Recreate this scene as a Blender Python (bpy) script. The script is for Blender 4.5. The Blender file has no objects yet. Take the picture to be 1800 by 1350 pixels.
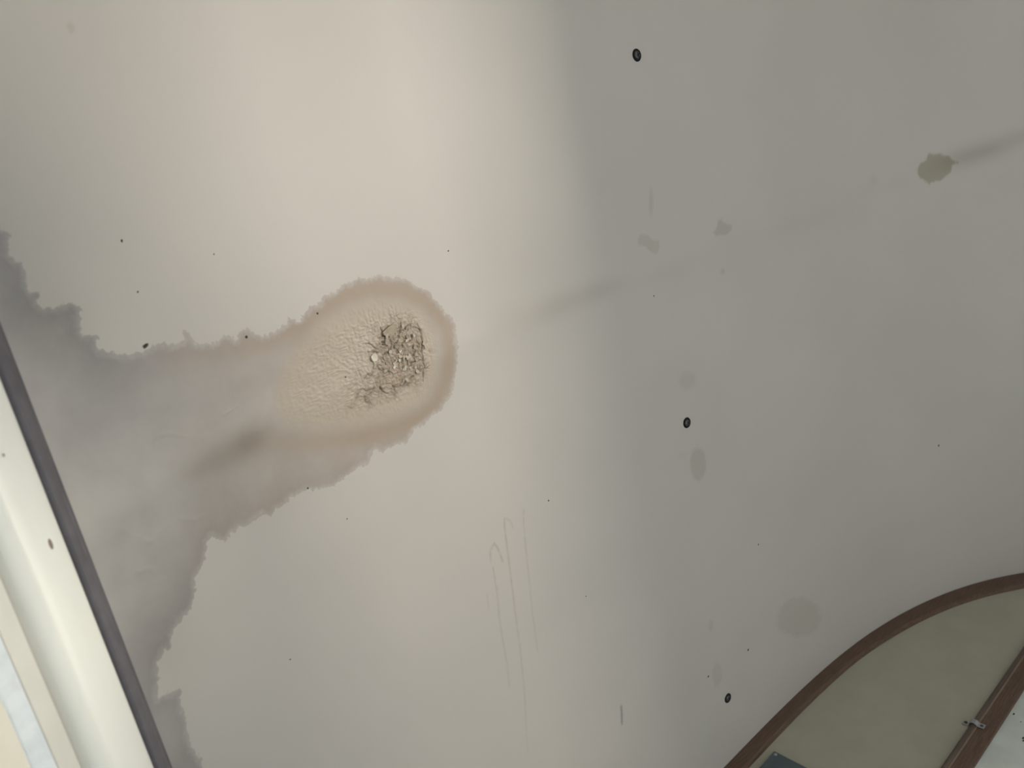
import bpy, bmesh, math, random
import numpy as np
from mathutils import Vector, Matrix

scene = bpy.context.scene
COL = scene.collection
random.seed(7)
RNG = np.random.default_rng(11)

# ------------------------------------------------------------------ camera
# X runs across the wagon, Y along it towards the end wall, Z up; floor at 0.
EYE = Vector((0.0, 0.0, 1.5))
RIGHT = Vector((0.754117, 0.198318, -0.626080))
DOWN = Vector((-0.312911, 0.946653, -0.077039))
FORWARD = Vector((0.577403, 0.254004, 0.775943))
cam_data = bpy.data.cameras.new('camera')
cam = bpy.data.objects.new('camera', cam_data)
COL.objects.link(cam)
cam_data.sensor_width = 36.0
cam_data.lens = 26.0
cam_data.clip_start = 0.01
cam_data.dof.use_dof = True
cam_data.dof.focus_distance = 1.05
cam_data.dof.aperture_fstop = 6.5
mw = Matrix.Identity(4)
for r in range(3):
    mw[r][0] = RIGHT[r]
    mw[r][1] = -DOWN[r]
    mw[r][2] = -FORWARD[r]
    mw[r][3] = EYE[r]
cam.matrix_world = mw
scene.camera = cam

# ------------------------------------------------------------------ world, lights, exposure
world = bpy.data.worlds.new('world')
scene.world = world
world.use_nodes = True
bg = world.node_tree.nodes['Background']
bg.inputs[0].default_value = (0.60, 0.78, 1.0, 1)
bg.inputs[1].default_value = 1.3


def area(name, loc, target, sx, sy, power, color):
    d = bpy.data.lights.new(name, 'AREA')
    d.shape = 'RECTANGLE'
    d.size = sx
    d.size_y = sy
    d.energy = power
    d.color = color
    o = bpy.data.objects.new(name, d)
    COL.objects.link(o)
    o.location = loc
    o.rotation_euler = (Vector(target) - Vector(loc)).to_track_quat('-Z', 'Y').to_euler()
    return o


# added area lamps outside, standing in for sunlit ground and sky light
area('yard_bounce_fill', (5.07, -0.70, -0.58), (5.07, -0.70, 3.0), 1.06, 1.63, 580.0, (1.0, 0.91, 0.79))  # added lamp for ground bounce, makes the bright pool on the ceiling
area('frame_fill', (6.62, 1.10, -0.58), (6.62, 1.10, 3.0), 1.06, 0.66, 840.0, (1.0, 0.93, 0.77))  # added lamp, brightens the window frame through the second slot
area('door_sky_fill', (0.95, -5.0, 2.4), (0.95, -0.6, 0.0), 1.6, 1.8, 1080.0, (0.93, 0.97, 0.96))  # added lamp beyond the doorway, lifts the ambient by floor bounce
area('left_sky_fill', (-2.4, 0.55, 2.7), (0.9, 0.55, 0.1), 1.6, 1.4, 960.0, (0.72, 0.87, 1.0))  # added lamp beyond the left wall, gives cool ambient

scene.view_settings.view_transform = 'Standard'
scene.view_settings.look = 'None'
scene.view_settings.gamma = 1.0
scene.view_settings.use_curve_mapping = False
scene.view_settings.exposure = -0.06

# ------------------------------------------------------------------ measured marks
# Every mark is given on the ceiling sheet itself, in millimetres:
# (distance across the sheet from the crown, distance along the wagon).
STAIN = [(-908.4,-46.3),(-904.4,-38.2),(-904.5,-32.2),(-909.3,-26),(-907.1,-22.2),(-901.6,-17),(-899.4,-9.5),(-901.6,-2.8),(-904.4,2.9),(-895.5,6.4),
    (-900.7,13),(-896.1,17.7),(-887.1,19.2),(-876.5,15.9),(-870.2,21.1),(-866.6,26.6),(-871.9,35.9),(-874.1,45.5),(-866.1,47.1),(-860.3,50.6),
    (-863.6,57.5),(-863.4,62.5),(-850.4,68.3),(-837.4,73.6),(-826,73.3),(-814.8,73.9),(-804.4,72.6),(-789.7,76.7),(-780.1,75),(-779.1,69.2),
    (-773.7,68.5),(-771.3,75.8),(-767.2,82.5),(-756.4,85.6),(-747.8,88.1),(-740.7,83.7),(-730.4,86),(-723.9,93.2),(-719.6,87.3),(-710.8,82.5),
    (-705,86.5),(-698.7,93.1),(-690.6,97.2),(-677.8,97.1),(-659.1,91.5),(-655,86.3),(-643.2,92.6),(-631,86.8),(-622.2,82),(-609.3,81.9),(-604.8,75.8),
    (-586.3,74.3),(-569.1,67.7),(-558.6,69.4),(-545.2,65),(-543.2,69.5),(-516,69.4),(-506.2,75.1),(-490,78.7),(-477.7,83.7),(-467.7,91),
    (-459.2,100.4),(-445.6,106.6),(-441.6,115.8),(-432.1,130.3),(-428.1,140.5),(-418.4,148.5),(-416.3,162.3),(-422.3,182.5),(-418.9,188.2),
    (-424.3,196.1),(-427.4,210.2),(-433.7,220.9),(-442.1,234.9),(-448.1,248),(-461.9,252.7),(-474.6,260.9),(-485.9,261.4),(-504.9,267.6),(-519.8,268),
    (-531.4,273.5),(-534.4,280),(-552.4,275.8),(-567.3,274.9),(-579,276),(-585.4,267.4),(-595.1,271.5),(-600.9,280.8),(-623.1,279.1),(-643.6,282),
    (-657.3,283.6),(-678.9,279),(-693.5,270.6),(-703.5,270.7),(-717.3,270.7),(-731.3,273.8),(-739.5,272.3),(-746,276.9),(-756.5,269.5),(-767.3,269.7),
    (-778.2,272.3),(-784.4,268.9),(-795.1,269.5),(-807.1,272.2),(-819.2,260.6),(-824.2,262.7),(-830.5,274.8),(-840.4,283.5),(-850.7,288.1),
    (-853.7,300.6),(-864,310.2),(-875.1,311.7),(-887.1,315.8),(-896.6,328.4),(-904,326.5),(-914.7,332.4),(-917.7,344),(-925,355.7),(-911.7,363),
    (-900,365.2),(-905.8,378.6),(-905.8,393.3),(-910.9,414.7),(-906.9,441),(-911.7,456.8),(-1012.6,368.9),(-1079.3,219.8),(-956.2,-55)]
RING = [(-798.2,84.1),(-736.4,96.6),(-687.5,101.1),(-648.5,98.8),(-613.8,90.6),(-578.1,82.3),(-535.4,83),(-493.9,94.3),(-462.3,113.7),(-442,136.8),
    (-433.6,162.1),(-438.4,191.8),(-451.8,222.9),(-475.2,246.4),(-506.3,256.1),(-544.8,255.2),(-597.6,246.2),(-645.8,233.1),(-689.9,216.9),
    (-723.4,201.1),(-752.5,198.4)]
CORE = [(-675.7,132.3),(-619.3,106.8),(-575,98.6),(-539.9,97.2),(-498.5,108.9),(-466.9,128.8),(-455.7,155.9),(-456.9,186.2),(-468.2,213.6),
    (-490.4,237.1),(-521.6,242.7),(-568.2,240.2),(-625.8,225),(-670.9,209.2),(-697,192.4),(-703.6,167.4)]
CRACKS = [
[(-535.7,130.9),(-535.1,135.1),(-537.2,137.5),(-533.3,141.1),(-530.8,143.4),(-534.1,143.9),(-535.8,147.0),(-540.4,147.6)],
[(-563.0,143.5),(-558.5,144.8),(-555.6,147.6),(-553.5,150.8),(-551.9,151.7)],
[(-539.0,151.1),(-543.1,149.9)],
[(-565.0,153.3),(-559.1,154.6),(-551.5,154.4),(-549.4,157.5),(-542.8,159.0)],
[(-504.0,132.5),(-505.2,138.4),(-508.0,141.2),(-502.4,142.2)],
[(-508.0,141.2),(-510.9,144.0)],
[(-499.4,141.0),(-492.9,141.3),(-484.5,144.6),(-478.9,148.3),(-476.3,150.6),(-479.3,158.2),(-478.6,164.7),(-481.6,172.3),(-483.1,179.3),
    (-483.0,185.7),(-483.8,193.0),(-484.4,199.2),(-487.8,203.5),(-488.4,207.6),(-491.1,214.3)],
[(-493.2,153.1),(-493.2,159.4),(-498.4,158.9),(-503.4,158.0)],
[(-561.1,164.5),(-560.0,170.8),(-561.8,174.3),(-555.4,174.3)],
[(-554.6,175.6),(-551.0,180.3),(-547.4,185.1),(-542.2,185.2),(-536.6,188.1)],
[(-591.3,195.4),(-587.9,192.6),(-579.9,194.9),(-573.7,195.5),(-569.0,196.6)],
[(-560.9,198.9),(-558.3,202.9),(-553.7,208.6),(-549.1,210.7)],
[(-516.1,142.0),(-520.1,144.4),(-524.3,145.2),(-530.8,143.4)],
[(-494.0,166.5),(-491.5,171.5),(-495.8,176.5)],
[(-506.4,189.0),(-502.8,185.9),(-497.5,186.5)],
[(-498.4,197.9),(-493.0,198.1),(-489.1,198.8)],
[(-514.3,205.4),(-506.9,203.6),(-504.2,203.5)],
[(-542.3,161.2),(-534.9,162.4),(-529.0,160.1),(-526.4,155.8)],
[(-537.7,203.8),(-528.3,207.5)],
[(-491.2,142.3),(-488.7,140.9)],
[(-479.2,140.4),(-478.5,144.7)],
]
FINGERS = [
[(-406.0,449.7),(-409.5,461.7),(-413.9,501.6),(-419.7,550.8),(-426.3,607.1),(-432.1,657.2),(-439.3,708.2),(-449.6,756.6),(-463.1,815.7)],
[(-447.9,497.2),(-444.5,481.8),(-434.4,475.3),(-429.7,486.9),(-426.6,508.7)],
[(-446.4,508.0),(-449.6,546.8),(-456.2,585.0),(-459.6,624.7),(-461.6,656.3),(-467.2,691.6)],
[(-367.0,454.7),(-371.0,464.8),(-378.8,509.6),(-384.5,556.2),(-392.1,605.3),(-399.2,675.5)],
[(-468.1,537.9),(-470.7,562.1)],
[(-405.0,450.2),(-396.6,457.9),(-394.4,471.0)],
[(-446.8,537.2),(-454.7,584.0)],
]
# soft spots: centre s, a, half axis one (s, a), half axis two (s, a), strength, edge softness
SPOTS = [
    (189, 226, 10, 2, -2, 8, 0.35, 0.6),
    (17, 146, 11, 2, -3, 12, 0.36, 0.4), (24, 71, 9, 1, -8, 34, 0.34, 0.7),
    (45, 551, 27, 11, -8, 37, 0.44, 0.35), (49, 390, 33, 11, -5, 22, 0.26, 0.6), (11, 985, 17, 10, -7, 32, 0.30, 0.4),
    (14, 877, 10, 6, -4, 17, 0.26, 0.6), (299, 1019, 88, 48, -9, 53, 0.34, 0.30), (669, 139, 22, 4, -2, 16, 0.20, 0.8),
    (-791, -197, 5, 0, -2, 7, 0.34, 0.6), (7, 519, 15, 6, -2, 10, 0.14, 0.8),
]
# spots with a ragged outline of their own: outline, half size, strength, edge softness
SPOT_OUTLINES = [
    ([(784, 146), (796, 129), (813, 121), (821, 111), (838, 114), (849, 112), (859, 120), (869, 122), (884, 136), (897, 148), (883, 152), (877, 164), (863, 173), (850, 182), (826, 179), (820, 183), (807, 173), (794, 160)],
     35.0, 0.95, 0.22),
    ([(171, 150), (186, 143), (192, 132), (206, 128), (212, 139), (237, 146), (234, 159), (218, 166), (196, 164), (180, 162)], 16.0, 0.50, 0.35),
    ([(-26, 123), (-12, 114), (6, 120), (18, 131), (32, 134), (31, 150), (16, 160), (3, 152), (-9, 142), (-27, 135)], 18.0, 0.40, 0.35),
]
# soft dark streaks along the hidden roof rib and the water runs: s, a, size across, size along, strength
STREAKS = [
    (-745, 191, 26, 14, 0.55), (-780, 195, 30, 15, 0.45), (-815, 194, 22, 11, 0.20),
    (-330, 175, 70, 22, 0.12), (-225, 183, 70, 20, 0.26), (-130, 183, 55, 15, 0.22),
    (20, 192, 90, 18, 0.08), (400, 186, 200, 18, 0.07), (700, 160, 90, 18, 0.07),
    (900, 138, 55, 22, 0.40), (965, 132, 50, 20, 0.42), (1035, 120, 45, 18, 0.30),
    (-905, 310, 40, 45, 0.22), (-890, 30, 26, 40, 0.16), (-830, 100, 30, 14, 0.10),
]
SPECKS = [(-400.6, 64.3, 1.5), (-820.0, 70.3, 2.9), (-711.3, 92.0, 1.7), (-809.2, -21.9, 1.5), (-810.3, 23.3, 1.0),
          (-615.9, 92.0, 1.6), (-691.7, 270.1, 1.2), (-316.3, 463.2, 1.8), (-776.8, 429.0, 1.2), (-15.5, 973.2, 3.2),
          (115.2, 992.2, 2.5), (806.6, 790.1, 3.4), (-279.0, 650.1, 1.4), (-652.4, 327.8, 1.0), (-719.8, 5.8, 0.8),
          (191.9, 788.7, 1.8), (-602.6, 171.3, 1.6), (-6.5, 222.6, 1.4)]
SCRATCH = [[(-248.6, 882.8), (-251, 897), (-254.8, 913.7)]]
CREASES = [[(-905, 205), (-880, 232), (-845, 226), (-822, 238)], [(-858, 160), (-830, 150), (-812, 158)], [(-770, 160), (-748, 154)],
           [(-735, 185), (-700, 172)], [(-900, 250), (-885, 262)]]

# ------------------------------------------------------------------ roof section
HC, VC, HA, HB, HN = 0.95, -0.162, 1.20, 0.99, 3.0      # rounded roof: half width, rise, roundness
WALL_Y = 1.2
BACK_Y = -1.9
X_L, X_R = HC - HA, HC + HA
_t = np.sin(np.linspace(0, 1, 20001) * math.pi / 2)
_X = HA * _t
_Y = HB * np.clip(1 - _t ** HN, 0, None) ** (1 / HN)
_S = np.r_[0, np.cumsum(np.hypot(np.diff(_X), np.diff(_Y)))]
S_END = float(_S[-1])


def roof(s_mm):
    """arc length from the crown in mm -> x, z, normal x, normal z (into the room)"""
    s = np.asarray(s_mm, float) / 1000.0
    sg = np.where(s < 0, -1.0, 1.0)
    d = np.interp(np.abs(s), _S, _X)
    y = np.interp(np.abs(s), _S, _Y)
    x = HC + sg * d
    z = EYE.z + VC + y
    gx = sg * (d / HA) ** (HN - 1) / HA
    gz = (np.clip(y, 0, None) / HB) ** (HN - 1) / HB
    g = np.hypot(gx, gz)
    return x, z, -gx / g, -gz / g


def roof_frame(s, a):
    x, z, nx, nz = (float(q) for q in roof(s))
    n = Vector((nx, 0, nz))
    y = Vector((0, 1, 0))
    xx = y.cross(n)
    m = Matrix((xx, y, n)).transposed().to_4x4()
    m.translation = Vector((x, a / 1000.0, z))
    return m


# ------------------------------------------------------------------ helpers
def link(name, me, mat=None, parent=None, smooth=False, mats=None):
    o = bpy.data.objects.new(name, me)
    COL.objects.link(o)
    if mat is not None and not me.materials:
        me.materials.append(mat)
    if smooth:
        me.polygons.foreach_set('use_smooth', [True] * len(me.polygons))
    if parent is not None:
        o.parent = parent
    return o


def empty(name, loc=(0, 0, 0), matrix=None):
    o = bpy.data.objects.new(name, None)
    COL.objects.link(o)
    o.empty_display_size = 0.02
    if matrix is not None:
        o.matrix_world = matrix
    else:
        o.location = loc
    return o


def tag(o, label=None, cat=None, group=None, kind=None):
    if label:
        o['label'] = label
    if cat:
        o['category'] = cat
    if group:
        o['group'] = group
    if kind:
        o['kind'] = kind
    return o


def mesh_from(name, verts, faces):
    me = bpy.data.meshes.new(name)
    me.from_pydata([tuple(v) for v in verts], [], faces)
    me.update()
    bm = bmesh.new()
    bm.from_mesh(me)
    bmesh.ops.recalc_face_normals(bm, faces=bm.faces)
    bm.to_mesh(me)
    bm.free()
    return me


def box_mesh(name, lo, hi, bevel=0.0, segs=2):
    bm = bmesh.new()
    bmesh.ops.create_cube(bm, size=1.0)
    for v in bm.verts:
        for i in range(3):
            v.co[i] = lo[i] if v.co[i] < 0 else hi[i]
    if bevel:
        bmesh.ops.bevel(bm, geom=list(bm.edges), offset=bevel, segments=segs, affect='EDGES', profile=0.6)
    bmesh.ops.recalc_face_normals(bm, faces=bm.faces)
    me = bpy.data.meshes.new(name)
    bm.to_mesh(me)
    bm.free()
    return me


def lathe_mesh(name, prof, n=24):
    """prof: (radius, height) from bottom to the axis at the top"""
    bm = bmesh.new()
    rings = []
    for r, h in prof:
        if r < 1e-7:
            rings.append([bm.verts.new((0, 0, h))])
        else:
            rings.append([bm.verts.new((r * math.cos(2 * math.pi * k / n), r * math.sin(2 * math.pi * k / n), h)) for k in range(n)])
    for a, b in zip(rings, rings[1:]):
        for k in range(n):
            j = (k + 1) % n
            if len(b) == 1:
                bm.faces.new((a[k], a[j], b[0]))
            elif len(a) == 1:
                bm.faces.new((a[0], b[j], b[k]))
            else:
                bm.faces.new((a[k], a[j], b[j], b[k]))
    bmesh.ops.recalc_face_normals(bm, faces=bm.faces)
    me = bpy.data.meshes.new(name)
    bm.to_mesh(me)
    bm.free()
    return me


# ------------------------------------------------------------------ materials
class NT:
    def __init__(self, name):
        self.mat = bpy.data.materials.new(name)
        self.mat.use_nodes = True
        self.t = self.mat.node_tree
        self.t.nodes.clear()
        self.out = self.t.nodes.new('ShaderNodeOutputMaterial')
        self.p = self.t.nodes.new('ShaderNodeBsdfPrincipled')
        self.t.links.new(self.p.outputs[0], self.out.inputs[0])

    def val(self, v, sock):
        if hasattr(v, 'is_linked') or hasattr(v, 'links'):
            self.t.links.new(v, sock)
        else:
            if sock.type == 'RGBA' and len(v) == 3:
                v = (*v, 1)
            sock.default_value = v

    def math(self, op, a, b=None, c=None, clamp=False):
        n = self.t.nodes.new('ShaderNodeMath')
        n.operation = op
        n.use_clamp = clamp
        self.val(a, n.inputs[0])
        if b is not None:
            self.val(b, n.inputs[1])
        if c is not None:
            self.val(c, n.inputs[2])
        return n.outputs[0]

    def smooth(self, v, lo, hi, to0=0.0, to1=1.0):
        n = self.t.nodes.new('ShaderNodeMapRange')
        n.interpolation_type = 'SMOOTHSTEP'
        self.val(v, n.inputs['Value'])
        self.val(lo, n.inputs['From Min'])
        self.val(hi, n.inputs['From Max'])
        self.val(to0, n.inputs['To Min'])
        self.val(to1, n.inputs['To Max'])
        return n.outputs[0]

    def mix(self, f, a, b, kind='MIX'):
        n = self.t.nodes.new('ShaderNodeMix')
        n.data_type = 'RGBA'
        n.blend_type = kind
        self.val(f, n.inputs[0])
        self.val(a, n.inputs[6])
        self.val(b, n.inputs[7])
        return n.outputs[2]

    def attr(self, name):
        n = self.t.nodes.new('ShaderNodeAttribute')
        n.attribute_name = name
        return n.outputs['Fac']

    def coord(self, which='Object', scale=(1, 1, 1)):
        c = self.t.nodes.new('ShaderNodeTexCoord')
        m = self.t.nodes.new('ShaderNodeMapping')
        m.inputs['Scale'].default_value = scale
        self.t.links.new(c.outputs[which], m.inputs[0])
        return m.outputs[0]

    def noise(self, co, scale, detail=4.0, rough=0.55, dist=0.0):
        n = self.t.nodes.new('ShaderNodeTexNoise')
        self.t.links.new(co, n.inputs['Vector'])
        n.inputs['Scale'].default_value = scale
        n.inputs['Detail'].default_value = detail
        n.inputs['Roughness'].default_value = rough
        n.inputs['Distortion'].default_value = dist
        return n.outputs[0]

    def bump(self, h, strength=0.3, dist=0.001):
        n = self.t.nodes.new('ShaderNodeBump')
        n.inputs['Strength'].default_value = strength
        n.inputs['Distance'].default_value = dist
        self.t.links.new(h, n.inputs['Height'])
        self.t.links.new(n.outputs[0], self.p.inputs['Normal'])

    def done(self, color, rough=0.5, metal=0.0, spec=0.5):
        self.val(color, self.p.inputs['Base Color'])
        self.val(rough, self.p.inputs['Roughness'])
        self.p.inputs['Metallic'].default_value = metal
        self.p.inputs['Specular IOR Level'].default_value = spec
        return self.mat


def painted(name, c, rough=0.5, var=0.06, scale=30.0, spec=0.5, metal=0.0, bump=0.15, stretch=(1, 1, 1)):
    m = NT(name)
    co = m.coord('Object', stretch)
    n = m.noise(co, scale, 5)
    lo = tuple(q * (1 - var) for q in c)
    hi = tuple(min(1, q * (1 + var)) for q in c)
    m.bump(m.noise(co, scale * 6, 3), bump, 0.0006)
    return m.done(m.mix(m.smooth(n, 0.3, 0.7), lo, hi), rough, metal, spec)


def wood(name, c, c2, stretch):
    m = NT(name)
    co = m.coord('Object', stretch)
    n = m.noise(co, 9.0, 6, 0.6, 0.6)
    f = m.noise(co, 60.0, 3, 0.5)
    col = m.mix(m.smooth(n, 0.35, 0.68), c, c2)
    col = m.mix(m.smooth(f, 0.55, 0.75, 0.0, 0.35), col, tuple(q * 0.6 for q in c))
    m.bump(f, 0.2, 0.0006)
    return m.done(col, 0.6, 0, 0.3)


def ceiling_material():
    m = NT('old_cream_paint_with_water_stain')
    co = m.coord('Object')
    fine = m.noise(co, 190.0, 2, 0.5)
    mid = m.noise(co, 70.0, 5, 0.6)
    big = m.noise(co, 3.0, 3, 0.5)
    base = m.mix(m.smooth(big, 0.3, 0.7), (0.472, 0.432, 0.404), (0.497, 0.455, 0.427))
    # ragged stain front
    wob = m.math('ADD', m.math('MULTIPLY', m.math('SUBTRACT', mid, 0.5), 7.0), m.math('MULTIPLY', m.math('SUBTRACT', fine, 0.5), 10.0))
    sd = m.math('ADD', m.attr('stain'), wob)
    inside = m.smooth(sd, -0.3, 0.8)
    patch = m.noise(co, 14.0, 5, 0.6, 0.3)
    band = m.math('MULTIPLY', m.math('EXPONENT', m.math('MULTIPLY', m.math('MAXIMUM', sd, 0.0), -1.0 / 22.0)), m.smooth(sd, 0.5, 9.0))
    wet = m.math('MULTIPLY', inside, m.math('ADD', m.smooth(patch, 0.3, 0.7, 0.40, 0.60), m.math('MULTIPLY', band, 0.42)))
    col = m.mix(wet, base, m.mix(1.0, base, m.mix(m.attr('stain_cool_light'), (0.64, 0.58, 0.54), (0.43, 0.43, 0.485)), 'MULTIPLY'))  # second tint: greyer stain plus cool ambient light put into the colour
    # brown tide ring round the blister
    rd = m.math('DIVIDE', m.math('ADD', m.attr('ring'), m.math('MULTIPLY', m.math('SUBTRACT', mid, 0.5), 8.0)), 15.0)
    rg = m.math('EXPONENT', m.math('MULTIPLY', m.math('MULTIPLY', rd, rd), -1.0))
    rg = m.math('MULTIPLY', m.math('MULTIPLY', rg, m.smooth(sd, 1.0, 9.0)), m.attr('ring_strength'))
    col = m.mix(m.math('MULTIPLY', rg, 0.68), col, m.mix(1.0, base, (0.66, 0.53, 0.41), 'MULTIPLY'))
    # dried pale centre of the blister, browner where the paint has broken
    core = m.smooth(m.math('ADD', m.attr('core'), m.math('MULTIPLY', m.math('SUBTRACT', patch, 0.5), 20.0)), -12.0, 14.0)
    col = m.mix(m.math('MULTIPLY', core, 0.66), col, m.mix(1.0, base, (0.86, 0.76, 0.62), 'MULTIPLY'))
    brk = m.math('MULTIPLY', m.attr('broken'), m.smooth(m.noise(co, 120.0, 5, 0.65), 0.28, 0.62, 0.35, 1.0))
    col = m.mix(m.math('MULTIPLY', brk, 0.80), col, m.mix(1.0, base, (0.56, 0.455, 0.345), 'MULTIPLY'))
    ck = m.attr('crack')
    col = m.mix(m.math('MULTIPLY', ck, 0.8), col, (0.10, 0.075, 0.05))
    # separate old drip spots
    se = m.math('ADD', m.attr('spot'), m.math('MULTIPLY', m.math('SUBTRACT', m.noise(co, 60.0, 5, 0.65), 0.5), 0.5))
    sp = m.math('MULTIPLY', m.smooth(se, 0.0, m.attr('spot_soft')), m.attr('spot_strength'))
    col = m.mix(sp, col, m.mix(1.0, col, (0.66, 0.64, 0.55), 'MULTIPLY'))
    # soft dark streaks, finger trails, scratches
    col = m.mix(m.attr('streak'), col, m.mix(1.0, col, (0.52, 0.48, 0.43), 'MULTIPLY'))
    fg = m.math('MULTIPLY', m.attr('finger'), m.smooth(m.noise(co, 90.0, 3), 0.25, 0.6, 0.35, 1.0))
    col = m.mix(fg, col, m.mix(1.0, col, (0.70, 0.64, 0.58), 'MULTIPLY'))
    col = m.mix(m.attr('scratch'), col, (0.12, 0.11, 0.10))
    h = m.math('ADD', m.math('MULTIPLY', fine, 0.5), m.math('MULTIPLY', mid, 0.5))
    m.bump(h, 0.10, 0.0006)
    return m.done(col, 0.46, 0, 0.45)


def frosted(name, c, through):
    m = NT(name)
    m.done(c, 0.3)
    tr = m.t.nodes.new('ShaderNodeBsdfTranslucent')
    tr.inputs[0].default_value = (*through, 1)
    mx = m.t.nodes.new('ShaderNodeMixShader')
    mx.inputs[0].default_value = 0.16
    m.t.links.new(m.p.outputs[0], mx.inputs[1])
    m.t.links.new(tr.outputs[0], mx.inputs[2])
    m.t.links.new(mx.outputs[0], m.out.inputs[0])
    return m.mat


M = {}
M['ceiling'] = ceiling_material()
M['trim'] = wood('dark_brown_wood', (0.094, 0.060, 0.045), (0.142, 0.088, 0.064), (3, 40, 40))
M['trim_highlight'] = painted('brown_edge_highlight', (0.20, 0.14, 0.10), 0.5)  # highlight on the rail's top edge, put into the colour
M['pipe'] = painted('brown_painted_pipe', (0.085, 0.060, 0.046), 0.42, spec=0.4)
M['wall_up'] = painted('aged_beige_wall_paint', (0.36, 0.342, 0.275), 0.55, 0.04, 12.0)
M['wall_low'] = painted('pale_grey_wall_paint', (0.52, 0.55, 0.52), 0.5, 0.08, 18.0)
M['wall'] = painted('cream_wall_paint', (0.74, 0.715, 0.66), 0.55)
M['wall_white'] = painted('cool_white_wall_paint', (0.74, 0.75, 0.77), 0.55)
M['wall_olive'] = painted('yellowed_cream_wall_paint', (0.68, 0.66, 0.54), 0.55)
M['floor'] = painted('worn_beige_floor_covering', (0.50, 0.47, 0.42), 0.6, 0.15, 8.0)
M['ground'] = painted('pale_gravel', (0.42, 0.39, 0.34), 0.8, 0.2, 15.0)
M['frame'] = painted('cream_frame_paint', (0.84, 0.825, 0.785), 0.36, 0.03, 20.0, stretch=(1, 0.2, 1))
M['sash'] = painted('beige_sash_paint', (0.70, 0.675, 0.63), 0.36, 0.04, 20.0)
M['bead'] = painted('white_glazing_bead_plastic', (0.88, 0.90, 0.95), 0.2, 0.06, 60.0)
M['pane'] = frosted('frosted_beige_acrylic', (0.66, 0.62, 0.55), (0.80, 0.72, 0.60))
M['rubber'] = painted('dark_rubber', (0.115, 0.105, 0.122), 0.45, 0.12, 40.0)
M['black'] = painted('black_rubber_washer', (0.012, 0.012, 0.012), 0.8, spec=0.15)
M['steel_dark'] = painted('darkened_steel', (0.085, 0.083, 0.088), 0.4, metal=0.6)
M['zinc'] = painted('zinc_plated_steel', (0.40, 0.40, 0.42), 0.36, metal=0.85)
M['chip'] = painted('bared_brown_undercoat', (0.22, 0.17, 0.14), 0.6)
M['plate'] = painted('slate_blue_enamelled_plate', (0.075, 0.095, 0.11), 0.42, 0.1, 25.0)
M['speck'] = painted('fly_dirt', (0.045, 0.038, 0.03), 0.7)
M['flake'] = painted('curled_paint_flake', (0.44, 0.375, 0.30), 0.6, 0.12, 150.0)
M['flake_pale'] = painted('pale_paint_flake', (0.58, 0.53, 0.44), 0.6, 0.05, 150.0)
M['flake_dark'] = painted('brown_backing_flake', (0.31, 0.255, 0.185), 0.65, 0.12, 150.0)


# ------------------------------------------------------------------ field maths for the marks
def seg_dist(px, py, line):
    best = np.full(px.shape, 1e9)
    for (x0, y0), (x1, y1) in zip(line, line[1:]):
        dx, dy = x1 - x0, y1 - y0
        t = np.clip(((px - x0) * dx + (py - y0) * dy) / (dx * dx + dy * dy + 1e-12), 0, 1)
        best = np.minimum(best, np.hypot(px - x0 - t * dx, py - y0 - t * dy))
    return best


def poly_sdf(px, py, poly):
    d = seg_dist(px, py, poly + poly[:1])
    ins = np.zeros(px.shape, bool)
    for (x0, y0), (x1, y1) in zip(poly, poly[1:] + poly[:1]):
        if y0 == y1:
            continue
        c = ((y0 > py) != (y1 > py)) & (px < (x1 - x0) * (py - y0) / (y1 - y0) + x0)
        ins ^= c
    return np.where(ins, d, -d)


def vnoise(x, y, seed):
    r = np.random.default_rng(seed).random((256, 256))
    xi, yi = np.floor(x).astype(int), np.floor(y).astype(int)
    fx, fy = x - xi, y - yi
    fx, fy = fx * fx * (3 - 2 * fx), fy * fy * (3 - 2 * fy)
    g = lambda i, j: r[i % 256, j % 256]
    return (g(xi, yi) * (1 - fx) * (1 - fy) + g(xi + 1, yi) * fx * (1 - fy)
            + g(xi, yi + 1) * (1 - fx) * fy + g(xi + 1, yi + 1) * fx * fy) - 0.5


def steps(parts):
    out = []
    for lo, hi, d in parts:
        n = max(1, int(round((hi - lo) / d)))
        out.append(np.linspace(lo, hi, n + 1)[:-1])
    return np.r_[np.concatenate(out), parts[-1][1]]


# ------------------------------------------------------------------ ceiling
WIN_S0, WIN_S1, WIN_A0, WIN_A1 = -937.0, -1260.0, -520.0, 800.0
END_MM = S_END * 1000


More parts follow.
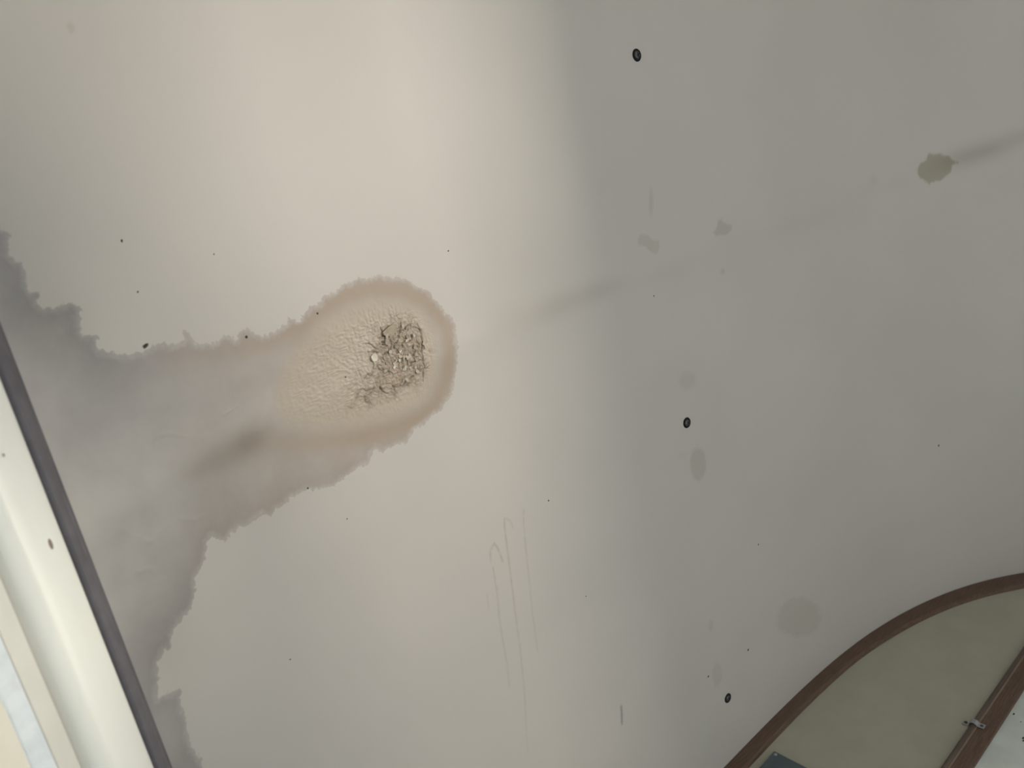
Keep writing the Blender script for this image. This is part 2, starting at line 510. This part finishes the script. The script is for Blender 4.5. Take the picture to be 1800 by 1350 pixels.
def build_ceiling():
    S = steps([(-END_MM, WIN_S1, 20), (WIN_S1, WIN_S0, 12), (WIN_S0, -715, 2.4), (-715, -590, 1.3), (-590, -430, 0.7),
               (-430, -360, 1.2), (-360, -230, 2.5), (-230, 1100, 5.0), (1100, END_MM, 20)])
    A = steps([(BACK_Y * 1000, WIN_A0, 40), (WIN_A0, -260, 20), (-260, 50, 3.0), (50, 120, 1.4), (120, 215, 0.7), (215, 290, 1.4),
               (290, 480, 2.4), (480, WIN_A1, 4.0), (WIN_A1, WALL_Y * 1000 + 20, 5.0)])
    ns, na = len(S), len(A)
    sg, ag = np.meshgrid(S, A, indexing='ij')
    s, a = sg.ravel(), ag.ravel()
    x, z, nx, nz = roof(s)
    rng = np.random.default_rng(5)
    att = {}
    view = (s > -1000) & (s < 1150) & (a > -330)
    near = (s > -990) & (s < -380) & (a > -120) & (a < 480)

    def only(mask, fn, default):
        out = np.full(s.shape, float(default))
        out[mask] = fn(s[mask], a[mask])
        return out

    att['stain'] = only(near, lambda p, q: poly_sdf(p, q, STAIN), -60)
    att['ring'] = only(near, lambda p, q: seg_dist(p, q, RING), 200)
    att['stain_cool_light'] = np.interp(s + 0.25 * (a - 150), [-890, -720], [1.0, 0.0])  # grey stain towards the roof window, with cool light tinted into it
    att['ring_strength'] = np.interp(s, [-800, -700, -600, -420], [0.25, 0.6, 1.0, 1.0])
    core = only(near, lambda p, q: poly_sdf(p, q, CORE), -100)
    att['core'] = core
    # broken zone: two overlapping ovals in the blister
    def broken(p, q):
        e1 = 1 - np.hypot((p + 512) / 46, (q - 160) / 42)
        e2 = 1 - np.hypot((p + 520) / 52, (q - 180) / 42)
        e3 = 1 - np.hypot((p + 568) / 44, (q - 194) / 24)
        e = np.maximum(np.maximum(e1, e2), e3 * 0.5) + 0.5 * vnoise(p / 9, q / 9, 3) + 0.25 * vnoise(p / 4, q / 4, 4)
        return np.clip(e * 2.2, 0, 1)
    brk = only(near, broken, 0)
    att['broken'] = brk
    cr = only(near & (core > -25), lambda p, q: np.min([seg_dist(p + 2.6 * vnoise(p / 4, q / 4, 8) + 3.5 * vnoise(p / 11, q / 11, 18), q + 2.6 * vnoise(p / 4, q / 4, 9) + 3.5 * vnoise(p / 11, q / 11, 19), c) for c in CRACKS], axis=0), 50)
    # web of fine cracks between the traced ones
    mask = near & (core > -5)
    p, q = s[mask], a[mask]
    seeds = np.c_[rng.normal(-520, 62, 420), rng.normal(172, 46, 420)]
    f1 = np.full(p.shape, 1e9); f2 = np.full(p.shape, 1e9); cid = np.zeros(p.shape, int)
    wp, wq = p + 3.0 * vnoise(p / 5, q / 5, 21), q + 3.0 * vnoise(p / 5, q / 5, 22)
    for i, (u, v) in enumerate(seeds):
        d = np.hypot(wp - u, wq - v)
        closer = d < f1
        f2 = np.where(closer, f1, np.minimum(f2, d))
        f1 = np.where(closer, d, f1)
        cid = np.where(closer, i, cid)
    edge = f2 - f1
    tilt = rng.normal(0, 1, (420, 3))
    curl = tilt[cid, 0] * (p - seeds[cid, 0]) * 0.06 + tilt[cid, 1] * (q - seeds[cid, 1]) * 0.06 + tilt[cid, 2] * 0.16
    b = brk[mask]
    dispm = b * curl - b * 0.55 * np.exp(-(edge / 0.9) ** 2)
    # wrinkled skin over the whole blister, strongest round the broken part
    cz = np.clip((core[mask] + 5) / 30, 0, 1)
    wr = np.abs(vnoise(p / 5.2 + 3 * vnoise(p / 30, q / 30, 31), q / 2.6, 32)) * 2 + 0.6 * vnoise(p / 2.2, q / 2.2, 33)
    dispm += cz * (wr - 0.6) * (0.42 + 0.75 * np.exp(-(np.hypot((p + 530) / 75, (q - 165) / 60)) ** 2))
    disp = np.zeros(s.shape)
    disp[mask] += dispm
    webm = np.zeros(s.shape)
    webm[mask] = b * np.exp(-(edge / 0.6) ** 2) * np.clip(0.55 + 2.0 * vnoise(p / 8, q / 8, 40), 0, 0.8)
    ck = np.exp(-(cr / 0.75) ** 2) * np.clip(0.75 + 1.6 * vnoise(s / 6, a / 6, 45), 0.15, 1)
    disp -= 1.0 * np.exp(-(cr / 0.9) ** 2) - 0.45 * np.exp(-((cr - 2.2) / 1.4) ** 2)
    att['crack'] = np.clip(ck + webm, 0, 1)
    # swelling of the soaked board and creases in the wet paint
    disp += 2.2 * np.exp(-(np.hypot((s + 540) / 95, (a - 172) / 70)) ** 2)
    disp += only(near, lambda p, q: 0.36 * np.clip(0.5 + 2.5 * vnoise(p / 14, q / 14, 57), 0, 1) * np.exp(-(np.min([seg_dist(p + 9 * vnoise(p / 9, q / 9, 51), q + 9 * vnoise(p / 9, q / 9, 52), c) for c in CREASES], axis=0) / 2.2) ** 2), 0)
    soaked = np.clip(att['stain'] / 40, 0, 1)
    disp += soaked * 0.7 * vnoise(s / 38, a / 30, 61) + soaked * 0.22 * vnoise(s / 9, a / 9, 62)
    # sheet telegraphing the rib behind it, and its faint waviness
    disp += 1.6 * np.exp(-((a - 190) / 26) ** 2) + 1.5 * vnoise(s / 260 + 7, a / 240 + 3, 71)
    # spots
    spot = np.full(s.shape, -1.0); st = np.zeros(s.shape); so = np.full(s.shape, 0.3)
    for (u, v, e1s, e1a, e2s, e2a, k, soft) in SPOTS:
        det = e1s * e2a - e1a * e2s
        ds, da = s - u, a - v
        e = 1 - np.hypot((ds * e2a - da * e2s) / det, (da * e1s - ds * e1a) / det)
        w = e > spot
        spot = np.where(w, e, spot); st = np.where(w, k, st); so = np.where(w, soft, so)
    for outline, half, k, soft in SPOT_OUTLINES:
        cs, ca = np.mean(outline, axis=0)
        box = (np.abs(s - cs) < 90) & (np.abs(a - ca) < 90)
        e = np.full(s.shape, -1.0)
        e[box] = poly_sdf(s[box], a[box], outline) / half
        w = e > spot
        spot = np.where(w, e, spot); st = np.where(w, k, st); so = np.where(w, soft, so)
    att['spot'], att['spot_strength'], att['spot_soft'] = spot, st, so
    streak = np.zeros(s.shape)
    for (u, v, ru, rv, k) in STREAKS:
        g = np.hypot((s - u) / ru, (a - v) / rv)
        streak = 1 - (1 - streak) * (1 - k * np.exp(-g * g))
    att['streak'] = streak
    fmask = (s > -490) & (s < -350) & (a > 430) & (a < 840)
    strength = [0.62, 0.62, 0.5, 0.45, 0.3, 0.4, 0.35]
    att['finger'] = only(fmask, lambda p, q: np.max([k * np.exp(-(seg_dist(p, q, c) / 2.0) ** 2) * np.clip(1.1 - (q - 460) / 520, 0.25, 1)
                                                      for k, c in zip(strength, FINGERS)], axis=0), 0)
    smask = (s > -300) & (s < -200) & (a > 850) & (a < 940)
    att['scratch'] = only(smask, lambda p, q: 0.75 * np.exp(-(seg_dist(p, q, SCRATCH[0]) / 2.4) ** 2), 0)

    disp /= 1000.0
    co = np.stack([x + nx * disp, a / 1000.0, z + nz * disp], 1)
    idx = np.arange(ns * na).reshape(ns, na)
    quads = np.stack([idx[:-1, :-1], idx[:-1, 1:], idx[1:, 1:], idx[1:, :-1]], -1).reshape(-1, 4)
    ms = (sg[:-1, :-1] + sg[1:, 1:]).ravel() / 2
    ma = (ag[:-1, :-1] + ag[1:, 1:]).ravel() / 2
    hole = (ms < WIN_S0) & (ms > WIN_S1) & (ma > WIN_A0) & (ma < WIN_A1)
    quads = quads[~hole]
    me = bpy.data.meshes.new('ceiling')
    me.vertices.add(len(co))
    me.vertices.foreach_set('co', co.astype(np.float32).ravel())
    me.loops.add(quads.size)
    me.loops.foreach_set('vertex_index', quads.astype(np.int32).ravel())
    me.polygons.add(len(quads))
    me.polygons.foreach_set('loop_start', np.arange(0, quads.size, 4, dtype=np.int32))
    me.polygons.foreach_set('use_smooth', np.ones(len(quads), bool))
    me.update(calc_edges=True)
    for k, v in att.items():
        at = me.attributes.new(k, 'FLOAT', 'POINT')
        at.data.foreach_set('value', v.astype(np.float32))
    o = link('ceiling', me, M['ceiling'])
    tag(o, 'curved cream painted wagon ceiling with a large brown water stain', kind='structure')
    return o


ceiling = build_ceiling()

# ------------------------------------------------------------------ rest of the shell
WALL_T = 0.04
SPRING = EYE.z + VC


def slab(name, lo, hi, mat, label):
    o = link(name, box_mesh(name, lo, hi), mat)
    return tag(o, label, kind='structure')


slab('floor', (X_L - 0.1, BACK_Y - 0.1, -0.05), (X_R + 0.1, WALL_Y + 0.1, 0.0), M['floor'], 'worn beige floor covering of the wagon')
slab('ground', (-4.0, -7.0, -0.70), (9.0, 5.0, -0.62), M['ground'], 'pale gravel yard outside the wagon')


def wall_with_holes(name, axis, pos, u0, u1, v0, v1, holes, hv0, hv1, thick, mat, label):
    """a wall with openings between hv0 and hv1, as one mesh of blocks"""
    bm = bmesh.new()
    cuts = [(u0, u1, v0, hv0), (u0, u1, hv1, v1)]
    u = u0
    for h0, h1 in holes:
        cuts.append((u, h0, hv0, hv1))
        u = h1
    cuts.append((u, u1, hv0, hv1))
    for (a0, a1, b0, b1) in cuts:
        if a1 - a0 < 1e-6 or b1 - b0 < 1e-6:
            continue
        r = bmesh.ops.create_cube(bm, size=1.0)
        for v in r['verts']:
            u = a0 if v.co.y < 0 else a1
            w = b0 if v.co.z < 0 else b1
            t = pos if v.co.x < 0 else pos + thick
            v.co = (t, u, w) if axis == 'x' else (u, t, w)
    bmesh.ops.recalc_face_normals(bm, faces=bm.faces)
    me = bpy.data.meshes.new(name)
    bm.to_mesh(me)
    bm.free()
    return tag(link(name, me, mat), label, kind='structure')


wall_with_holes('wall_right', 'x', X_R, BACK_Y, WALL_Y, 0.0, SPRING, [(-1.43, 0.24), (0.43, 0.62)], 1.12, 1.302, WALL_T, M['wall_white'],  # unseen slots, sized so the yard lamps reach ceiling and window frame
                'white side wall with two slot openings added to shape the light')
wall_with_holes('wall_left', 'x', X_L - WALL_T, BACK_Y, WALL_Y, 0.0, SPRING, [(0.05, 1.05)], 0.45, 1.22, WALL_T, M['wall_olive'],  # opening added below the roof edge to let the cool fill in
                'cream side wall with an added opening for fill light')


def roof_outline(top=0.0, n=60):
    """points of the rounded cross section, left spring to right spring, inset by top metres"""
    s = np.linspace(-END_MM, END_MM, n)
    x, z, nx, nz = roof(s)
    return [(float(a + c * top), float(b + d * top)) for a, b, c, d in zip(x, z, nx, nz)]


def gable(name, y0, y1, z0, mat, pts, parent=None):
    """flat wall filling the roof section above height z0"""
    ring = [(x, z) for x, z in pts if z > z0 + 1e-4]
    def edge_x(sign):
        x = [p for p in pts if (p[0] - HC) * sign > 0]
        x.sort(key=lambda p: abs(p[1] - z0))
        return x[0][0] if z0 > SPRING else HC + sign * HA
    poly = [(edge_x(-1), z0)] + ring + [(edge_x(1), z0)]
    n = len(poly)
    verts = [(x, y0, z) for x, z in poly] + [(x, y1, z) for x, z in poly]
    faces = [list(range(n)), list(range(2 * n - 1, n - 1, -1))] + [[i, (i + 1) % n, n + (i + 1) % n, n + i] for i in range(n)]
    return link(name, mesh_from(name, verts, faces), mat, parent)


STRIP_TOP, STRIP_BOT = EYE.z + 0.5085, EYE.z + 0.4755
end = empty('wall_end', (HC, WALL_Y, 0))
tag(end, 'end wall of the wagon, beige above the brown rail and pale grey below', kind='structure')


def part(o, parent, label=None):
    o.parent = parent
    o.matrix_parent_inverse = parent.matrix_world.inverted()
    if label:
        o['label'] = label
    return o


bpy.context.view_layer.update()
fine_pts = roof_outline(n=241)
up = gable('upper_panel', WALL_Y, WALL_Y + WALL_T, STRIP_BOT + 0.005, M['wall_up'], fine_pts)
part(up, end, 'flat beige painted panel under the arch')
low_pts = [(x, z) for x, z in fine_pts if z < STRIP_BOT + 0.004]
ls = [p for p in low_pts if p[0] < HC]
rs = [p for p in low_pts if p[0] > HC]
ztop = STRIP_BOT + 0.004
hs = HA * (1 - ((ztop - SPRING) / HB) ** HN) ** (1 / HN)
poly = [(X_L, 0.0)] + ls + [(HC - hs, ztop), (HC + hs, ztop)] + rs + [(X_R, 0.0)]
n = len(poly)
me = mesh_from('lower_panel', [(x, WALL_Y, z) for x, z in poly] + [(x, WALL_Y + WALL_T, z) for x, z in poly],
               [list(range(n)), list(range(2 * n - 1, n - 1, -1))] + [[i, (i + 1) % n, n + (i + 1) % n, n + i] for i in range(n)])
part(link('lower_panel', me, M['wall_low']), end, 'pale grey panel below the brown rail')

back = gable('wall_back', BACK_Y - WALL_T, BACK_Y, SPRING, M['wall'], fine_pts)
tag(back, 'cream gable of the wagon behind the viewer', kind='structure')
wall_with_holes('wall_door_side', 'y', BACK_Y - WALL_T, X_L, X_R, 0.0, SPRING, [(HC - 0.40, HC + 0.40)], 0.0, SPRING - 0.02, WALL_T, M['wall'],
                'cream wall with the open doorway')

# ------------------------------------------------------------------ arched brown moulding where ceiling meets end wall
def arch_trim():
    s = np.linspace(-END_MM * 0.985, END_MM * 0.985, 181)
    x, z, nx, nz = roof(s)
    # profile: (inset from ceiling, distance in front of the wall)
    prof = [(-0.001, 0.0), (-0.001, 0.0065), (0.0015, 0.0085), (0.84, 0.0085), (0.96, 0.0065), (1.0, 0.0)]
    verts, faces = [], []
    for k in range(len(s)):
        wide = 0.034 + 0.018 * min(1.0, max(0.0, (abs(s[k]) - 450) / 500))
        for i, f in prof:
            i = i * wide if i > 0.5 else i
            verts.append((x[k] + nx[k] * i, WALL_Y - f, z[k] + nz[k] * i))
    m = len(prof)
    for k in range(len(s) - 1):
        for j in range(m):
            j2 = (j + 1) % m
            faces.append((k * m + j, k * m + j2, (k + 1) * m + j2, (k + 1) * m + j))
    faces.append(tuple(range(m)))
    faces.append(tuple(range((len(s) - 1) * m, len(s) * m))[::-1])
    o = link('trim_1', mesh_from('trim_1', verts, faces), M['trim'])
    tag(o, 'dark brown curved wooden moulding between ceiling and end wall', kind='structure')


arch_trim()

# ------------------------------------------------------------------ brown rail with pipe and clip on the end wall
def rail_span(z):
    k = [p for p in fine_pts if abs(p[1] - z) < 0.03]
    return min(p[0] for p in k) + 0.045, max(p[0] for p in k) - 0.045


x0, x1 = rail_span(STRIP_TOP)
rail = link('trim_2', box_mesh('trim_2', (x0, WALL_Y - 0.006, STRIP_BOT), (x1, WALL_Y + 0.002, STRIP_TOP), 0.0018), M['trim'])
tag(rail, 'straight dark brown wooden rail across the end wall', kind='structure')
edge_glint = link('edge_highlight', box_mesh('edge_highlight', (x0, WALL_Y - 0.0070, STRIP_TOP - 0.0030), (x1, WALL_Y - 0.003, STRIP_TOP + 0.0004), 0.0010), M['trim_highlight'])  # lighter strip painting the highlight along the rail's top edge
part(edge_glint, rail, 'thin edge highlight painted along the rail')

PZ = STRIP_TOP + 0.0046
pipe_me = lathe_mesh('pipe', [(0.0, 0.0), (0.0042, 0.0), (0.0048, 0.001), (0.0048, x1 - x0 - 0.001), (0.0042, x1 - x0), (0.0, x1 - x0)], 16)
pipe_me.transform(Matrix.Translation((x0, WALL_Y - 0.0050, PZ)) @ Matrix.Rotation(math.pi / 2, 4, 'Y'))
pipe = tag(link('pipe', pipe_me, M['pipe'], smooth=True), 'thin brown painted pipe running along the top of the straight rail', 'pipe')


def make_clip():
    w, th = 0.0125, 0.0020
    # saddle outline in (z, out of wall) relative to the pipe centre
    pts = [(0.0200, 0.0), (0.0085, 0.0)]
    for k in range(9):
        t = math.pi * k / 8
        pts.append((0.0064 * math.cos(t), 0.0055 + 0.0055 * math.sin(t)))
    pts += [(-0.0070, 0.0066), (-0.0195, 0.0066)]
    c = empty('pipe_clip', (1.3283, WALL_Y, PZ))
    tag(c, 'small bent metal saddle clip holding the brown pipe to the rail', 'clip')
    bpy.context.view_layer.update()
    verts, faces = [], []
    for i, (zz, out) in enumerate(pts):
        p, q = pts[max(0, i - 1)], pts[min(len(pts) - 1, i + 1)]
        d = Vector((q[0] - p[0], q[1] - p[1])).normalized()
        nrm = Vector((d.y, -d.x))
        if nrm.y < 0 and i in (0, 1):
            nrm = -nrm
        o1 = (zz + nrm.x * th, out + nrm.y * th)
        for hx in (-w / 2, w / 2):
            verts.append((hx, -out - 0.0005, zz))
            verts.append((hx, -o1[1] - 0.0005, o1[0]))
    for i in range(len(pts) - 1):
        b, d = 4 * i, 4 * i + 4
        faces += [(b, b + 1, d + 1, d), (b + 2, d + 2, d + 3, b + 3), (b + 1, b + 3, d + 3, d + 1), (b, d, d + 2, b + 2)]
    faces += [(0, 2, 3, 1), (4 * len(pts) - 4, 4 * len(pts) - 3, 4 * len(pts) - 1, 4 * len(pts) - 2)]
    link('strap', mesh_from('strap', verts, faces), M['zinc'], c)
    for zz, out in ((0.0148, 0.0024), (-0.0140, 0.0088)):
        hm = lathe_mesh('screw_head', [(0.0, 0.0), (0.0032, 0.0), (0.0030, 0.0010), (0.0018, 0.0018), (0.0, 0.0020)], 14)
        hm.transform(Matrix.Translation((0, -out, zz)) @ Matrix.Rotation(math.pi / 2, 4, 'X'))
        link('screw_head', hm, M['steel_dark'], c, smooth=True)


make_clip()

# slate blue plate on the end wall
pl = empty('metal_plate', (0.92, WALL_Y, EYE.z + 0.70))
tag(pl, 'dark slate blue metal plate on the end wall below the arched moulding', 'plate')
link('plate_body', box_mesh('plate_body', (-0.1156, -0.008, -0.07), (0.1156, 0.0, 0.0742), 0.0018), M['plate'], pl)
hm0 = lathe_mesh('corner_screw', [(0.0, 0.0), (0.0034, 0.0), (0.0030, 0.0012), (0.0, 0.0018)], 14)
hm0.transform(Matrix.Rotation(math.pi / 2, 4, 'X'))
hm0.materials.append(M['zinc'])
for sx in (-0.1080, 0.1085):
    for sz in (-0.063, 0.0672):
        o = link('corner_screw', hm0, None, pl)
        o.location = (sx, -0.008, sz)

# dark marks on the pale lower panel
for (x, z, r) in ((1.405, 0.4688, 0.0022), (1.349, 0.4352, 0.0025), (1.342, 0.4329, 0.0020), (1.39, 0.452, 0.0012)):
    dm = lathe_mesh('dirt_speck', [(r, 0.0), (r * 0.8, r * 0.2), (0.0, r * 0.3)], 8)
    dm.transform(Matrix.Translation((x, WALL_Y, EYE.z + z)) @ Matrix.Rotation(math.pi / 2, 4, 'X') @ Matrix.Diagonal((1.6, 0.8, 1, 1)))
    part(link('dirt_speck', dm, M['speck']), end)

# ------------------------------------------------------------------ roof edge window
def roof_window():
    xa, za, _, _ = (float(q) for q in roof(WIN_S0))
    xb, zb, _, _ = (float(q) for q in roof(WIN_S1))
    p0, p1 = Vector((xa, 0, za)), Vector((xb, 0, zb))
    T = (p1 - p0).normalized()
    N = Vector((-T.z, 0, T.x))
    if N.z > 0:
        N = -N
    H = (p1 - p0).length
    a0, a1 = WIN_A0 / 1000, WIN_A1 / 1000
    root = empty('window_1', p0 + Vector((0, (a0 + a1) / 2, 0)))
    tag(root, 'cream framed window set into the rounded roof edge', kind='structure')
    bpy.context.view_layer.update()

    def ring(name, prof, mat, label=None, closed=False, smooth=True):
        """sweep a (inset, height) profile round the window rectangle with mitred corners"""
        verts, faces = [], []
        m = len(prof)
        for (ct, ca) in ((0, 0), (0, 1), (1, 1), (1, 0)):
            for t, h in prof:
                tt = t if ct == 0 else H - t
                yy = a0 + t if ca == 0 else a1 - t
                p = p0 + T * tt + N * h
                verts.append((p.x, yy, p.z))
        for k in range(4):
            k2 = (k + 1) % 4
            for j in range(m if closed else m - 1):
                j2 = (j + 1) % m
                faces.append((k * m + j, k * m + j2, k2 * m + j2, k2 * m + j))
        me = mesh_from(name, verts, faces)
        me.polygons.foreach_set('use_smooth', [smooth] * len(me.polygons))
        o = link(name, me, mat)
        if smooth:
            me.set_sharp_from_angle(angle=math.radians(32))
        return part(o, root, label)

    mm = lambda pts: [(t / 1000, h / 1000) for t, h in pts]
    ring('gasket', mm([(-2, -14), (-1, -1), (0.6, 2.0), (3.5, 2.6), (7.5, 4.4), (12, 6.6), (16, 6.9), (19.5, 6.6), (21.5, 4.0), (22.2, -2), (25, -3), (30, -14)]),
         M['rubber'], 'dark rubber gasket round the frame', True)
    ring('outer_frame', mm([(25, -14), (26.6, 3), (29.0, 7.4), (32, 10.2), (35.7, 12.2), (41.1, 13.6), (47, 14.2), (54, 14.0), (61.5, 12.9), (68.9, 10.6), (73, 8.0),
                            (76, 5.2), (78.3, 2.2), (79.6, -1), (79.9, -5), (79.6, -14)]), M['frame'], 'smooth rounded cream frame profile', True)
    ring('sash', mm([(79, -18), (87.0, -4), (88.2, 1.2), (89.2, 2.2), (93, 2.9), (98, 3.1), (103, 2.7), (105.2, 2.0), (105.9, 0.2), (106.2, -16)]),
         M['sash'], 'beige inner sash', True)
    ring('glazing_bead', mm([(105, -16), (105.5, 0.6), (106.4, 0.8), (108.5, -1.8), (113.6, -6.0), (115, -9), (115, -16)]), M['bead'], 'bright white bead along the pane', True)
    q = []
    i = 0.112
    for tt in (i, H - i):
        for yy in (a0 + i, a1 - i):
            for h in (-0.0085, -0.0125):
                p = p0 + T * tt + N * h
                q.append((p.x, yy, p.z))
    me = mesh_from('pane', q, [(0, 2, 6, 4), (1, 5, 7, 3), (0, 1, 3, 2), (4, 6, 7, 5), (0, 4, 5, 1), (2, 3, 7, 6)])
    part(link('pane', me, M['pane']), root, 'frosted beige pane')
    # brown chip in the cream paint
    for (t, y, r) in ((50.5, 0.178, 0.0034), (60, 0.105, 0.0010)):
        dm = lathe_mesh('paint_chip', [(r, 0.0), (r * 0.8, 0.0003), (0.0, 0.0004)], 9)
        m = Matrix((T, Vector((0, 1, 0)), N)).transposed().to_4x4()
        m.translation = p0 + T * (t / 1000) + N * 0.0141 + Vector((0, y, 0))
        dm.transform(m @ Matrix.Diagonal((0.6, 1.3, 1, 1)))
        part(link('paint_chip', dm, M['chip']), root)


roof_window()

# ------------------------------------------------------------------ screws along the crown
def make_screw(s, a, label, turn):
    m = roof_frame(s, a)
    root = empty('ceiling_screw', matrix=m)
    tag(root, label, 'screw', 'dark screws along the ceiling crown')
    link('washer', lathe_mesh('washer', [(0.0096, -0.003), (0.0098, 0.0008), (0.0090, 0.0018), (0.0072, 0.0020), (0.0060, 0.0006), (0.0, 0.0006)], 28), M['black'], root, smooth=True)
    hd = link('screw_head', lathe_mesh('screw_head', [(0.0062, 0.0), (0.0064, 0.0012), (0.0056, 0.0024), (0.0036, 0.0034), (0.0, 0.0038)], 24), M['steel_dark'], root, smooth=True)
    hd.rotation_euler = (0, 0, turn)
    for k in range(2):
        o = link('drive_slot', box_mesh('drive_slot', (-0.0034, -0.0006, 0.0024), (0.0034, 0.0006, 0.00395)), M['black'], hd)
        o.rotation_euler = (0, 0, k * math.pi / 2)


make_screw(41.1, -156.8, 'topmost dark screw in the ceiling, far from any stain', 0.4)
make_screw(30.7, 464.8, 'dark ceiling screw just above a faint oval drip spot, middle of three', 0.9)
make_screw(31.1, 1054, 'dark ceiling screw nearest the brown arched moulding', 0.2)

# ------------------------------------------------------------------ specks of dirt and loose paint on the ceiling
for (s, a, r) in SPECKS:
    k = random.uniform(0.6, 1.0)
    bm = bmesh.new()
    n = 9
    c = bm.verts.new((0, 0, r * 0.35))
    rim = []
    for i in range(n):
        q = r * random.uniform(0.7, 1.25)
        t = 2 * math.pi * i / n
        rim.append(bm.verts.new((q * math.cos(t), q * k * math.sin(t), -0.4)))
    for i in range(n):
        bm.faces.new((rim[i], rim[(i + 1) % n], c))
    me = bpy.data.meshes.new('dirt_speck')
    bm.to_mesh(me)
    bm.free()
    off = 2.0 if abs(a - 190) < 40 else 0.6
    me.transform(roof_frame(s, a) @ Matrix.Translation((0, 0, off / 1000)) @ Matrix.Rotation(random.uniform(0, 6.28), 4, 'Z') @ Matrix.Scale(0.001, 4))
    part(link('dirt_speck', me, M['speck']), ceiling)


def flake(s, a, ru, rv, rot, lift, curl, mat, label=None, sides=8):
    """a thin curled chip of paint, closed solid, in millimetres on the sheet"""
    bm = bmesh.new()
    pts = []
    for i in range(sides):
        t = 2 * math.pi * i / sides + random.uniform(-0.2, 0.2)
        q = random.uniform(0.75, 1.15)
        pts.append((ru * q * math.cos(t), rv * q * math.sin(t)))
    hgt = lambda u, v: lift + curl * (u / max(ru, 0.1)) ** 2 + 0.35 * curl * (v / max(rv, 0.1))
    top = [bm.verts.new((u, v, hgt(u, v) + 0.22)) for u, v in pts]
    bot = [bm.verts.new((u, v, hgt(u, v))) for u, v in pts]
    ct = bm.verts.new((0, 0, lift + 0.25))
    cb = bm.verts.new((0, 0, lift))
    for i in range(sides):
        j = (i + 1) % sides
        bm.faces.new((top[i], top[j], ct))
        bm.faces.new((bot[j], bot[i], cb))
        bm.faces.new((bot[i], bot[j], top[j], top[i]))
    bmesh.ops.recalc_face_normals(bm, faces=bm.faces)
    me = bpy.data.meshes.new('paint_flake')
    bm.to_mesh(me)
    bm.free()
    me.transform(roof_frame(s, a) @ Matrix.Rotation(rot, 4, 'Z') @ Matrix.Scale(0.001, 4))
    o = part(link('paint_flake', me, mat), ceiling, label)
    return o


flake(-557.1, 161.8, 4.6, 5.2, 0.5, 4.2, 0.6, M['flake_pale'], 'pale round chip of paint in the blister')
flake(-524, 137.5, 13, 6.5, 0.25, 3.5, 0.4, M['flake_dark'], 'bare brown patch where paint fell off')
flake(-516, 166, 2.4, 1.8, 0.3, 4.0, 0.6, M['flake_pale'])
flake(-521, 176, 2.2, 1.8, 1.2, 4.0, 0.6, M['flake_pale'])
flake(-531, 182, 2.8, 1.7, 0.2, 4.0, 0.6, M['flake_pale'])
flake(-502, 156, 4.0, 1.6, 0.3, 4.0, 0.5, M['flake'])
flake(-476, 170, 1.6, 6.0, 0.2, 3.6, 0.4, M['flake'])
for i in range(46):
    t = random.uniform(0, 6.28)
    q = math.sqrt(random.random())
    s = -512 + 38 * q * math.cos(t)
    a = 170 + 34 * q * math.sin(t)
    flake(s, a, random.uniform(1.8, 4.6), random.uniform(1.4, 3.2), random.uniform(0, 3.14), random.uniform(3.6, 4.1), random.uniform(0.1, 0.7),
          random.choice((M['flake'], M['flake'], M['flake_dark'])), sides=random.choice((5, 6, 7)))
